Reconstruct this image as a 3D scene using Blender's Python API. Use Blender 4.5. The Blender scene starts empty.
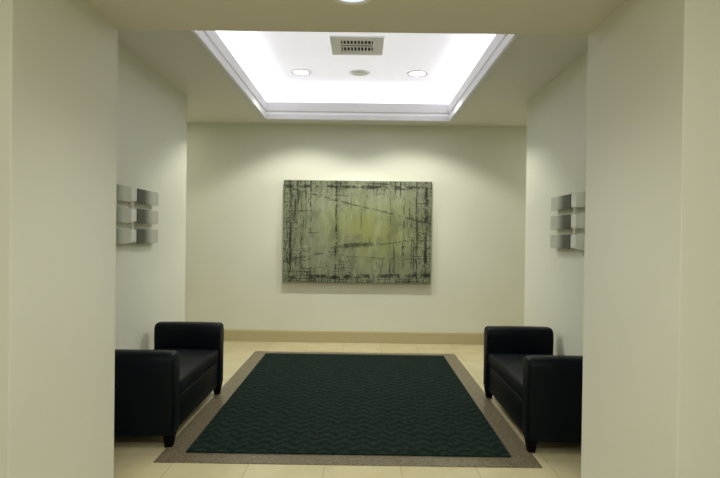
import bpy, bmesh, math
from mathutils import Matrix, Vector
S=bpy.context.scene
S.view_settings.view_transform='Standard'
S.view_settings.look='None'
COL=S.collection
def lin(c):
    return tuple(((v/255)/12.92 if v/255<=0.04045 else ((v/255+0.055)/1.055)**2.4) for v in c)+(1,)
# ---------------- node helper
class NT:
    def __init__(s,name):
        s.m=bpy.data.materials.new(name); s.m.use_nodes=True
        s.t=s.m.node_tree; s.n=s.t.nodes; s.l=s.t.links
        s.b=s.n['Principled BSDF']
        s.tc=s.n.new('ShaderNodeTexCoord')
    def put(s,sock,v):
        if hasattr(v,'is_linked') or isinstance(v,bpy.types.NodeSocket): s.l.new(v,sock)
        else: sock.default_value=v
    def math(s,op,a,b=0.0,c=None,clamp=False):
        n=s.n.new('ShaderNodeMath'); n.operation=op; n.use_clamp=clamp
        s.put(n.inputs[0],a); s.put(n.inputs[1],b)
        if c is not None: s.put(n.inputs[2],c)
        return n.outputs[0]
    def scale(s,vec,sc,loc=(0,0,0),rot=(0,0,0)):
        n=s.n.new('ShaderNodeMapping'); s.l.new(vec,n.inputs[0])
        n.inputs['Scale'].default_value=sc; n.inputs['Location'].default_value=loc; n.inputs['Rotation'].default_value=rot
        return n.outputs[0]
    def noise(s,vec,scale=5,detail=4,rough=.5,dist=0):
        n=s.n.new('ShaderNodeTexNoise'); s.l.new(vec,n.inputs['Vector'])
        n.inputs['Scale'].default_value=scale; n.inputs['Detail'].default_value=detail
        n.inputs['Roughness'].default_value=rough; n.inputs['Distortion'].default_value=dist
        return n.outputs['Fac']
    def ss(s,v,lo,hi,a=0.0,b=1.0):
        n=s.n.new('ShaderNodeMapRange'); n.interpolation_type='SMOOTHSTEP'
        s.put(n.inputs[0],v); n.inputs[1].default_value=lo; n.inputs[2].default_value=hi
        n.inputs[3].default_value=a; n.inputs[4].default_value=b
        return n.outputs[0]
    def mix(s,f,a,b):
        n=s.n.new('ShaderNodeMix'); n.data_type='RGBA'
        s.put(n.inputs[0],f); s.put(n.inputs[6],a); s.put(n.inputs[7],b)
        return n.outputs[2]
    def xyz(s,vec):
        n=s.n.new('ShaderNodeSeparateXYZ'); s.l.new(vec,n.inputs[0]); return n.outputs
    def bump(s,h,strength=.2,dist=.01):
        n=s.n.new('ShaderNodeBump'); s.l.new(h,n.inputs['Height'])
        n.inputs['Strength'].default_value=strength; n.inputs['Distance'].default_value=dist
        s.l.new(n.outputs[0],s.b.inputs['Normal'])
    def fin(s,col,rough=.6,metal=0,spec=.5):
        s.put(s.b.inputs['Base Color'],col); s.put(s.b.inputs['Roughness'],rough)
        s.b.inputs['Metallic'].default_value=metal; s.b.inputs['Specular IOR Level'].default_value=spec
        return s.m
def paint(name,rgb,rough=.7,var=.04,spec=.3):
    t=NT(name); c=lin(rgb); d=tuple(v*(1-var*2) for v in c[:3])+(1,)
    f=t.noise(t.tc.outputs['Object'],1.3,3)
    t.bump(t.noise(t.tc.outputs['Object'],160,2),.06,.002)
    return t.fin(t.mix(f,d,c),rough,0,spec)
M_wall=paint('wall_paint',(230,231,214))
M_jamb=paint('jamb_paint',(225,226,212))
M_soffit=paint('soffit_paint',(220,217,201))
M_ceil=paint('ceiling_paint',(230,230,221))
M_cove=paint('cove_white',(244,244,248))
M_trim=paint('trim_white',(222,222,222),.6,.01)
M_base=paint('baseboard_tan',(192,180,140),.45)
M_white=paint('white_enamel',(250,250,250),.4)
M_black=paint('black_void',(30,30,32),.8)
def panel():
    t=NT('tray_ceiling_added_glow'); c=lin((246,246,250))
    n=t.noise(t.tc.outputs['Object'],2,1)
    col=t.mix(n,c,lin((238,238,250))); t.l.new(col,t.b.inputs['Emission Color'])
    t.b.inputs['Emission Strength'].default_value=.55  # glow added to the tray ceiling surface, lifting its dim centre
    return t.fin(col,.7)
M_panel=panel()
def floor_mat():
    t=NT('stone_tile'); o=t.tc.outputs['Object']
    br=t.n.new('ShaderNodeTexBrick'); t.l.new(t.scale(o,(1,1,1),(.21,.17,0)),br.inputs['Vector'])
    br.offset=0; br.inputs['Scale'].default_value=1; br.inputs['Brick Width'].default_value=.46
    br.inputs['Row Height'].default_value=.46; br.inputs['Mortar Size'].default_value=.003
    br.inputs['Mortar Smooth'].default_value=.3
    br.inputs['Color1'].default_value=lin((217,207,168)); br.inputs['Color2'].default_value=lin((209,198,158))
    br.inputs['Mortar'].default_value=lin((180,166,130))
    f=t.noise(o,4,5,.6)
    col=t.mix(t.ss(f,.3,.7,0,.4),br.outputs['Color'],lin((192,178,136)))
    return t.fin(col,.24,0,.5)
M_floor=floor_mat()
def granite():
    t=NT('brown_granite'); o=t.tc.outputs['Object']
    f=t.ss(t.noise(o,60,4,.7),.36,.68); g=t.noise(o,9,3)
    c=t.mix(f,lin((86,77,60)),lin((146,135,109)))
    c=t.mix(t.math('MULTIPLY',g,.3),c,lin((78,69,53)))
    return t.fin(c,.3)
M_gran=granite()
def rugm():
    t=NT('green_woven_carpet'); o=t.tc.outputs['Object']
    x,y,_=t.xyz(o); k=2*math.pi
    n=t.noise(o,9,3)
    wv=t.math('MULTIPLY',t.math('SINE',t.math('MULTIPLY',x,k/.13)),1.7)
    s1=t.math('SINE',t.math('ADD',t.math('ADD',t.math('MULTIPLY',y,k/.105),wv),t.math('MULTIPLY',n,4)))
    br=t.noise(o,36,5,.7)
    f=t.ss(t.math('ADD',t.math('MULTIPLY',s1,.8),t.math('MULTIPLY',t.math('SUBTRACT',br,.5),8.0)),-1.4,1.9)
    fine=t.noise(o,260,2)
    c=t.mix(f,lin((11,20,18)),lin((35,52,45)))
    c=t.mix(t.ss(fine,.45,.75,0,.35),c,lin((38,56,48)))
    t.bump(t.math('ADD',f,fine),.4,.004)
    return t.fin(c,.95,0,.1)
M_rug=rugm()
def leather():
    t=NT('black_blue_leather'); o=t.tc.outputs['Object']
    f=t.noise(o,5,3)
    t.bump(t.noise(o,90,4,.6),.12,.003)
    return t.fin(t.mix(f,lin((1,6,12)),lin((3,13,22))),.48,0,.14)
M_lea=leather()
def wood():
    t=NT('dark_stained_wood'); o=t.tc.outputs['Object']
    f=t.noise(t.scale(o,(30,30,4)),3,4)
    return t.fin(t.mix(f,lin((6,5,5)),lin((12,10,9))),.7,0,.1)
M_wood=wood()
def metal(name,a,b):
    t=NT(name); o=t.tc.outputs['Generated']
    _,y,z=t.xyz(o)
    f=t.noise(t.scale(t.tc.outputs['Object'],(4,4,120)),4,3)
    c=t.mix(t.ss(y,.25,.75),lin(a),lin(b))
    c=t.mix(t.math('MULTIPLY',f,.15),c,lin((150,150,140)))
    return t.fin(c,.5,.1)
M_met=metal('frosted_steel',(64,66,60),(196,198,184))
M_rail=paint('pale_steel',(232,232,222),.4)
def emis(name,rgb,st):
    t=NT(name); c=lin(rgb); t.fin(c,.4)
    n=t.noise(t.tc.outputs['Object'],3,1)
    t.l.new(t.mix(n,c,c),t.b.inputs['Emission Color']); t.b.inputs['Emission Strength'].default_value=st
    return t.m
M_lens=emis('lamp_lens_glow',(255,250,250),6)
M_lens2=emis('lamp_lens_soft',(215,230,255),.9)
M_ring=emis('trim_ring_added_glow',(228,228,232),.20)
def art():
    t=NT('abstract_painting'); o=t.tc.outputs['Object']
    x,_,z=t.xyz(o)
    nx=t.math('ABSOLUTE',t.math('DIVIDE',x,.95)); nz=t.math('ABSOLUTE',t.math('DIVIDE',z,.655))
    edge=t.math('MAXIMUM',nx,nz)
    wob=t.noise(o,2.2,4,.6)
    dx=t.math('DIVIDE',t.math('SUBTRACT',x,.25),.8); dz=t.math('DIVIDE',t.math('SUBTRACT',z,.0),.5)
    r=t.math('SQRT',t.math('ADD',t.math('MULTIPLY',dx,dx),t.math('MULTIPLY',dz,dz)))
    r=t.math('ADD',r,t.math('MULTIPLY',t.math('SUBTRACT',wob,.5),1.4))
    g=t.ss(r,.1,1.2,1,0)
    c=t.mix(g,lin((132,138,110)),lin((142,146,88)))
    st=t.noise(t.scale(o,(5,1,.9)),1.2,5,.65,.4)
    c=t.mix(t.ss(st,.44,.72,0,.5),c,lin((168,172,144)))
    c=t.mix(t.ss(t.noise(t.scale(o,(2,1,1.4)),1.7,5,.65,.5),.45,.68,0,.55),c,lin((86,94,64)))
    def add(c,m,col=(20,24,18),k=1.0):
        return t.mix(t.math('MULTIPLY',m,k,clamp=True),c,lin(col))
    low=t.math('MULTIPLY',t.ss(z,.1,-.65,0,.25),t.ss(nx,.3,1,0,1))
    em=t.ss(t.math('ADD',t.math('ADD',edge,low),t.math('MULTIPLY',t.math('SUBTRACT',wob,.5),1.1)),.38,1.05)
    lf=t.ss(x,-.9,.1,.25,0)
    em2=t.math('ADD',em,lf,clamp=True)
    def dens(nv,lo,w,k=.10):
        return t.ss(t.math('ADD',nv,t.math('MULTIPLY',em2,k)),lo,lo+w)
    c=add(c,dens(t.noise(t.scale(o,(34,1,1.6)),1,5,.65,.3),.66,.035),k=.9)
    c=add(c,dens(t.noise(t.scale(o,(70,1,4),(5,0,2)),1,4,.7,.4),.665,.035),k=.8)
    c=add(c,dens(t.noise(t.scale(o,(2.4,1,44),(3,0,1)),1,5,.7,.3),.665,.035),k=.75)
    c=add(c,dens(t.noise(o,24,8,.85,.7),.65,.04),k=.9)
    c=add(c,dens(t.noise(o,9,8,.8,1.0),.70,.04),k=.85)
    c=add(c,dens(t.noise(o,60,4,.75),.66,.03),k=.85)
    c=t.mix(t.math('MULTIPLY',t.ss(t.noise(t.scale(o,(45,1,4),(9,0,4)),1,5,.7,.4),.58,.66),.45),c,lin((186,190,162)))
    wl=t.math('MULTIPLY',t.math('SUBTRACT',t.noise(o,6,6,.75),.5),.07)
    brk=t.ss(t.noise(o,11,4,.7),.40,.54)
    for x0,w in ((-.86,.014),(-.72,.004),(-.60,.006),(-.27,.012),(-.24,.003),(.42,.003),(.60,.005),(.76,.008),(.88,.018)):
        m=t.ss(t.math('ABSOLUTE',t.math('SUBTRACT',t.math('ADD',x,wl),x0)),w*.5,w*1.5,1,0)
        c=add(c,t.math('MULTIPLY',m,brk),k=.85)
    for z0,sl,q,w,k in ((.34,-.24,0,.008,.65),(-.20,.16,-.04,.007,.5),(-.32,-.06,.05,.006,.45),(.58,0,0,.014,.85),(-.57,.02,0,.018,.85)):
        zz=t.math('ADD',t.math('ADD',z,wl),t.math('MULTIPLY',x,-sl))
        zz=t.math('ADD',zz,t.math('MULTIPLY',t.math('MULTIPLY',x,x),-q))
        m=t.ss(t.math('ABSOLUTE',t.math('SUBTRACT',zz,z0)),w*.5,w*2.0,1,0)
        c=add(c,t.math('MULTIPLY',m,brk),k=k)
    bx=t.math('DIVIDE',t.math('SUBTRACT',x,-.05),.42); bz=t.math('DIVIDE',t.math('ADD',t.math('ADD',z,.17),t.math('MULTIPLY',x,-.1)),.045)
    rr=t.math('ADD',t.math('MULTIPLY',bx,bx),t.math('MULTIPLY',bz,bz))
    rr=t.math('ADD',rr,t.math('MULTIPLY',t.noise(o,16,5,.75),2.6))
    c=add(c,t.ss(rr,1.2,2.1,1,0),k=.75)
    return t.fin(c,.5,0,.3)
M_art=art()
t=NT('canvas_edge'); M_cedge=t.fin(t.mix(t.noise(t.tc.outputs['Object'],30,3),lin((120,120,92)),lin((176,174,140))),.6)

# ---------------- mesh helpers
def obj(name,bm,mats,smooth=False,parent=None,loc=(0,0,0)):
    me=bpy.data.meshes.new(name); bmesh.ops.recalc_face_normals(bm,faces=bm.faces)
    bm.to_mesh(me); bm.free()
    for m in (mats if isinstance(mats,(list,tuple)) else [mats]): me.materials.append(m)
    if smooth:
        for p in me.polygons: p.use_smooth=True
    o=bpy.data.objects.new(name,me); COL.objects.link(o); o.location=loc
    if parent: o.parent=parent
    return o
def addbox(bm,a,b,mi=0):
    vs=[bm.verts.new((x,y,z)) for x in (a[0],b[0]) for y in (a[1],b[1]) for z in (a[2],b[2])]
    for f in ((0,1,3,2),(4,6,7,5),(0,4,5,1),(2,3,7,6),(0,2,6,4),(1,5,7,3)):
        fc=bm.faces.new([vs[i] for i in f]); fc.material_index=mi
    return vs
def box(name,a,b,mat,bev=0,seg=2,parent=None,loc=None,smooth=False):
    bm=bmesh.new(); c=loc if loc is not None else tuple((a[i]+b[i])/2 for i in range(3))
    if loc is None:
        a=tuple(a[i]-c[i] for i in range(3)); b=tuple(b[i]-c[i] for i in range(3))
    addbox(bm,a,b)
    if bev: bmesh.ops.bevel(bm,geom=list(bm.edges),offset=bev,segments=seg,profile=.5,affect='EDGES')
    return obj(name,bm,mat,smooth,parent,c)
def struct(o): o['kind']='structure'; return o
def sbox(name,a,b,mat,**k): return struct(box(name,a,b,mat,**k))
def lathe(bm,prof,n=32,mi=0,cap=False):
    rings=[[bm.verts.new((r*math.cos(2*math.pi*i/n),r*math.sin(2*math.pi*i/n),z)) for i in range(n)] for r,z in prof]
    for k in range(len(rings)-1):
        for i in range(n):
            f=bm.faces.new((rings[k][i],rings[k][(i+1)%n],rings[k+1][(i+1)%n],rings[k+1][i])); f.material_index=mi
    if cap:
        bm.faces.new(rings[0]); bm.faces.new(rings[-1])

CH=2.827; DB=7.26
LX,RX=-1.85,1.71; JL,JR=-1.34,1.21
# ---------------- shell
sbox('floor',(-4,-2.5,-.1),(4,DB+.1,0),M_floor,loc=(0,0,0))
sbox('wall_back',(-4,DB,0),(4,DB+.15,3.3),M_wall)
sbox('wall_left',(-4,3.05,0),(LX,5.87,3.3),M_wall)
sbox('wall_right',(RX,3.05,0),(4,5.87,3.3),M_wall)
sbox('wall_front_left',(-4,2.13,0),(JL,3.05,3.3),M_jamb,bev=.004)
sbox('wall_front_right',(JR,2.13,0),(4,3.05,3.3),M_jamb,bev=.004)
sbox('wall_header',(JL,2.13,2.50),(JR,3.05,3.3),M_soffit)
sbox('wall_corridor_left',(-4.15,5.87,0),(-4,DB,CH),M_wall)
sbox('wall_corridor_right',(4,5.87,0),(4.15,DB,CH),M_wall)
sbox('wall_lobby_left',(-4.15,-2.5,0),(-4,2.13,CH),M_wall)
sbox('wall_lobby_right',(4,-2.5,0),(4.15,2.13,CH),M_wall)
sbox('wall_lobby_rear',(-4.15,-2.65,0),(4.15,-2.5,CH),M_wall)
sbox('ceiling_lobby',(-4.15,-2.65,CH),(4.15,2.13,CH+.1),M_ceil)
HX0,HX1,HY0,HY1=-1.20,1.055,3.45,6.88
bm=bmesh.new()
addbox(bm,(-4,3.05,CH),(HX0,DB,CH+.03)); addbox(bm,(HX1,3.05,CH),(4,DB,CH+.03))
addbox(bm,(HX0,3.05,CH),(HX1,HY0,CH+.03)); addbox(bm,(HX0,HY1,CH),(HX1,DB,CH+.03))
struct(obj('ceiling',bm,M_ceil))
g=.24; ZT=3.2
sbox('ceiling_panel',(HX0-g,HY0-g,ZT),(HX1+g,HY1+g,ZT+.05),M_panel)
bm=bmesh.new()
addbox(bm,(HX0-g-.03,HY0-g,CH+.03),(HX0-g,HY1+g,ZT)); addbox(bm,(HX1+g,HY0-g,CH+.03),(HX1+g+.03,HY1+g,ZT))
addbox(bm,(HX0-g,HY0-g-.03,CH+.03),(HX1+g,HY0-g,ZT)); addbox(bm,(HX0-g,HY1+g,CH+.03),(HX1+g,HY1+g+.03,ZT))
struct(obj('ceiling_cove',bm,M_cove))
prof=[(-.075,CH),(-.075,CH-.010),(-.066,CH-.020),(-.016,CH-.021),(-.012,CH-.027),(.0,CH-.027),(.012,CH-.018),(.012,CH+.042),(.0,CH+.053),(-.004,CH+.07),(.006,CH+.085),(.006,CH+.19),(-.03,CH+.19),(-.03,CH)]
bm=bmesh.new(); rings=[]
for cx,cy,sx,sy in ((HX0,HY0,1,1),(HX1,HY0,-1,1),(HX1,HY1,-1,-1),(HX0,HY1,1,-1)):
    rings.append([bm.verts.new((cx+sx*o,cy+sy*o,z)) for o,z in prof])
for k in range(4):
    a,b=rings[k],rings[(k+1)%4]
    for i in range(len(prof)):
        j=(i+1)%len(prof); bm.faces.new((a[i],a[j],b[j],b[i]))
struct(obj('trim_1',bm,M_trim))
def baseboard(name,a,b,ax,side):
    bm=bmesh.new()
    p=[(0,0),(.016,0),(.016,.135),(.011,.15),(.004,.155),(0,.155)]
    R=[]
    for q in (a,b):
        if ax=='x': R.append([bm.verts.new((q[0],q[1]+side*d,z)) for d,z in p])
        else: R.append([bm.verts.new((q[0]+side*d,q[1],z)) for d,z in p])
    for i in range(len(p)):
        j=(i+1)%len(p); bm.faces.new((R[0][i],R[0][j],R[1][j],R[1][i]))
    bm.faces.new(R[0]); bm.faces.new(R[1][::-1])
    return struct(obj(name,bm,M_base))
baseboard('baseboard_back',(-4,DB),(4,DB),'x',-1)
baseboard('baseboard_left',(LX,3.05),(LX,5.87),'y',1)
baseboard('baseboard_right',(RX,3.05),(RX,5.87),'y',-1)
# stone border + rug
bx0,bx1,by0,by1=-1.25,1.115,3.39,6.64; w=.15
bm=bmesh.new()
o4=[(bx0,by0),(bx1,by0),(bx1,by1),(bx0,by1)]; i4=[(bx0+w,by0+w),(bx1-w,by0+w),(bx1-w,by1-w),(bx0+w,by1-w)]
V=[[bm.verts.new((x,y,z)) for x,y in q] for q,z in ((o4,0),(o4,.004),(i4,.004),(i4,0))]
for k in range(4):
    j=(k+1)%4
    for r in range(3): bm.faces.new((V[r][k],V[r][j],V[r+1][j],V[r+1][k]))
struct(obj('trim_2',bm,M_gran))
rug=box('rug',(bx0+w,by0+w,0),(bx1-w,by1-w,.014),M_rug,bev=.004)
rug['label']='dark green woven carpet laid inside a brown stone border'; rug['category']='rug'

# ---------------- painting
px,pz=-.062,1.438
p=box('wall_painting',(-.95,-.02,-.655),(.95,.02,.655),[M_art],bev=.004,loc=(px,DB-.045,pz))
p['label']='abstract green and yellow canvas with dark drips and scratched lines'; p['category']='painting'
e=bmesh.new(); addbox(e,(-.953,-.016,-.658),(.953,.024,.658)); obj('canvas_edge',e,M_cedge,parent=p)
e=bmesh.new()
for a,b in (((-.85,.024,-.57),(.85,.045,-.53)),((-.85,.024,.53),(.85,.045,.57)),((-.85,.024,-.53),(-.81,.045,.53)),((.81,.024,-.53),(.85,.045,.53))): addbox(e,a,b)
obj('stretcher_frame',e,M_wood,parent=p)

# ---------------- wall sculptures
def plate(parent,side,y0,y1,zc,h,d0,mat,name='steel_plate'):
    bm=bmesh.new()
    x0,x1=sorted((side*d0,side*(d0+.006)))
    addbox(bm,(x0,y0,zc-h),(x1,y1,zc+h))
    bmesh.ops.bevel(bm,geom=list(bm.edges),offset=.0015,segments=1,affect='EDGES')
    return obj(name,bm,mat,parent=parent)
def sculpture(X,side):
    e=bpy.data.objects.new('metal_wall_sculpture',None); COL.objects.link(e)
    e.location=(X,4.13,1.53); e.empty_display_size=.1
    e['label']='flat frosted steel plates in three rows fading pale to dark'; e['category']='wall sculpture'
    e['group']='steel plate wall sculptures'
    cols=[(.36,.82),(-.24,.24),(-.82,-.36)]
    for r,zc in enumerate((-.162,0,.162)):
        for n,(y0,y1) in enumerate(cols):
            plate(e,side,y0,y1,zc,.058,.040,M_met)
        for y in (-.30,.30):
            q=plate(e,side,y-.070,y+.070,zc,.048,.034,M_rail,'connecting_plate'); q['label']='pale square bridging two plates'
    for y in (-.30,.30):
        bm=bmesh.new()
        x0,x1=sorted((0,side*.036)); addbox(bm,(x0,y-.010,-.20),(x1,y+.010,.20))
        r=obj('mounting_rail',bm,M_rail,parent=e); r['label']='thin vertical mounting rail'
sculpture(LX,1); sculpture(RX,-1)

# ---------------- benches
def arm(name,parent,y0,sgn):
    P=[(0,.085),(-.004,.30),(-.012,.50),(-.012,.570),(-.004,.595),(.012,.612),(.04,.622),(.10,.622),(.13,.612),(.147,.592),(.152,.565),(.152,.50),(.145,.40),(.14,.085)]
    bm=bmesh.new(); R=[]
    xs=[(-.285,.022),(-.283,.014),(-.276,.006),(-.262,.001),(-.1,-.002),(.1,-.002),(.262,.001),(.276,.006),(.283,.014),(.285,.022)]
    cy,cz=.07,.37
    for x,ins in xs:
        R.append([bm.verts.new((x,y0+sgn*(cy+(y-cy)*(1-ins/.07)),cz+(z-cz)*(1-ins/.25))) for y,z in P])
    for i in range(len(xs)-1):
        for k in range(len(P)):
            j=(k+1)%len(P); bm.faces.new((R[i][k],R[i][j],R[i+1][j],R[i+1][k]))
    bm.faces.new(R[0]); bm.faces.new(R[-1][::-1])
    o=obj(name,bm,M_lea,True,parent)
    m=o.modifiers.new('bev','BEVEL'); m.width=.008; m.segments=3; m.limit_method='ANGLE'; m.angle_limit=.8
    return o
def bench():
    e=bpy.data.objects.new('upholstered_bench',None); COL.objects.link(e); e.empty_display_size=.2
    L=.665
    arm('armrest',e,-L,1); arm('armrest',e,L,-1)
    box('seat_frame',(-.27,-L+.135,.085),(.268,L-.135,.30),M_lea,bev=.012,seg=3,parent=e,loc=(0,0,0),smooth=True)
    bm=bmesh.new(); NX,NY=10,18; hy=L-.145; hx=.275
    top={};bot={}
    for i in range(NX+1):
        for j in range(NY+1):
            u=-1+2*i/NX; v=-1+2*j/NY
            z=.41+.022*(1-abs(u)**3)*(1-abs(v)**4)
            top[i,j]=bm.verts.new((u*hx,v*hy,z)); bot[i,j]=bm.verts.new((u*hx,v*hy,.302))
    for i in range(NX):
        for j in range(NY):
            bm.faces.new((top[i,j],top[i+1,j],top[i+1,j+1],top[i,j+1])); bm.faces.new((bot[i,j],bot[i,j+1],bot[i+1,j+1],bot[i+1,j]))
    for i in range(NX):
        for j in (0,NY): bm.faces.new((top[i,j],top[i+1,j],bot[i+1,j],bot[i,j]))
    for j in range(NY):
        for i in (0,NX): bm.faces.new((top[i,j],top[i,j+1],bot[i,j+1],bot[i,j]))
    o=obj('seat_cushion',bm,M_lea,True,e)
    m=o.modifiers.new('bev','BEVEL'); m.width=.02; m.segments=4; m.limit_method='ANGLE'; m.angle_limit=.9
    for x in (-.245,.245):
        for y in (-L+.06,L-.06):
            bm=bmesh.new()
            prf=[(.022,0),(.028,.04),(.036,.095)]
            R=[[bm.verts.new((x+a*r,y+b*r,z)) for a,b in ((-1,-1),(1,-1),(1,1),(-1,1))] for r,z in prf]
            for k in range(2):
                for i in range(4): bm.faces.new((R[k][i],R[k][(i+1)%4],R[k+1][(i+1)%4],R[k+1][i]))
            bm.faces.new(R[0][::-1]); bm.faces.new(R[-1])
            l=obj('leg',bm,M_wood,parent=e); l['label']='short tapered dark wood leg'
    return e
b1=bench(); b1.location=(-1.487,4.255,0)
b2=b1.copy(); COL.objects.link(b2)
for c in list(b1.children):
    d=c.copy(); COL.objects.link(d); d.parent=b2
b2.location=(1.365,4.255,0); b2.rotation_euler=(0,0,math.pi)
for b in (b1,b2):
    b['category']='bench'; b['group']='pair of armed benches'
    b['label']='backless black leather bench with two padded arms and short legs'

# ---------------- ceiling fittings
def downlight(loc,r,lens,label,cat='ceiling light',ring=M_white,name='recessed_downlight',part='lens'):
    e=bpy.data.objects.new(name,None); COL.objects.link(e); e.location=loc; e.empty_display_size=.05
    bm=bmesh.new(); lathe(bm,[(r,0),(r,-.005),(r*.92,-.010),(r*.74,-.008),(r*.70,0)],36)
    obj('trim_ring',bm,ring,True,e)
    bm=bmesh.new(); lathe(bm,[(r*.72,0),(r*.72,-.004),(r*.4,-.009),(r*.05,-.011)],36,cap=True)
    obj(part,bm,lens,True,e)
    e['label']=label; e['category']=cat
    return e
for x in (-.70,.59):
    d=downlight((x,6.22,ZT),.12,M_lens,'round white recessed downlight glowing in the tray ceiling',ring=M_ring); d['group']='tray ceiling downlights'
downlight((-.05,6.22,ZT),.115,M_white,'small pale ceiling disc between the two downlights','smoke detector',ring=M_ring,name='smoke_detector',part='detector_cap')
downlight((-.06,2.57,2.50),.105,M_lens2,'large round lit downlight in the opening soffit',ring=M_white)
e=bpy.data.objects.new('air_vent',None); COL.objects.link(e); e.location=(-.07,5.32,ZT)
e['label']='square white ceiling air diffuser with dark slots'; e['category']='air vent'
bm=bmesh.new(); h=.25
q=[(h,0),(h,-.012),(h-.01,-.018),(h-.085,-.018),(h-.10,-.003)]
R=[[bm.verts.new((a*r,b*r,z)) for a,b in ((-1,-1),(1,-1),(1,1),(-1,1))] for r,z in q]
for k in range(4):
    for i in range(4): bm.faces.new((R[k][i],R[k][(i+1)%4],R[k+1][(i+1)%4],R[k+1][i]))
obj('vent_frame',bm,M_white,parent=e)
bm=bmesh.new(); addbox(bm,(-.157,-.157,-.003),(.157,.157,-.001)); obj('duct_opening',bm,M_black,parent=e)
bm=bmesh.new()
for i in range(9):
    x=-.132+i*.033
    for y0,y1 in ((-.155,-.04),(.04,.155)):
        addbox(bm,(x-.006,y0,-.009),(x+.006,y1,-.003))
addbox(bm,(-.155,-.04,-.009),(.155,-.018,-.003)); addbox(bm,(-.155,.018,-.009),(.155,.04,-.003))
obj('vent_louvre',bm,M_white,parent=e)

# ---------------- lights
def area(name,loc,sx,sy,en,col,rot=(0,0,0)):
    l=bpy.data.lights.new(name,'AREA'); l.shape='RECTANGLE'; l.size=sx; l.size_y=sy; l.energy=en; l.color=col
    o=bpy.data.objects.new(name,l); COL.objects.link(o); o.location=loc; o.rotation_euler=rot
def spot(name,loc,en,ang,blend,col,rad=.06,rot=(0,0,0)):
    l=bpy.data.lights.new(name,'SPOT'); l.energy=en; l.spot_size=math.radians(ang); l.spot_blend=blend; l.color=col; l.shadow_soft_size=rad
    o=bpy.data.objects.new(name,l); COL.objects.link(o); o.location=loc; o.rotation_euler=rot
cc=(.96,.95,1.0); zc=CH+.10; PI=math.pi; tl=math.radians(44)
area('cove_tube_light',(HX0-.17,5.16,zc),.05,3.3,8,cc,(0,PI+tl,0))
area('cove_tube_light',(HX1+.17,5.16,zc),.05,3.3,8,cc,(0,PI-tl,0))
area('cove_tube_light',(-.07,HY1+.17,zc),2.3,.05,5.5,cc,(PI+tl,0,0))
area('cove_tube_light',(-.07,HY0-.17,zc),2.3,.05,5.5,cc,(PI-tl,0,0))
warm=(1,.985,.90)
for x in (-.70,.59): spot('downlight_beam',(x,6.22,ZT-.03),104,121,.35,warm,.07)
spot('soffit_beam',(-.06,2.57,2.47),60,150,.8,(1,1,.94),.12)
area('lobby_fill_light',(0,-.2,CH-.02),2.4,1.2,72,(1,1,.96))  # unseen fill behind the camera, added to brighten header and jambs
for x in (-3,3): area('corridor_ceiling_light',(x,6.55,CH-.02),.8,.5,7,warm)
W=bpy.data.worlds.new('World'); S.world=W; W.use_nodes=True
W.node_tree.nodes['Background'].inputs[0].default_value=(.8,.85,.75,1); W.node_tree.nodes['Background'].inputs[1].default_value=.05

cam=bpy.data.cameras.new('Camera'); cam.lens=28; cam.sensor_width=36
co=bpy.data.objects.new('Camera',cam); COL.objects.link(co); S.camera=co
co.matrix_world=Matrix.Translation((0,0,1.4))@Matrix.Rotation(math.radians(.2),4,'Z')@Matrix.Rotation(math.radians(90-.41),4,'X')@Matrix.Rotation(math.radians(.75),4,'Z')
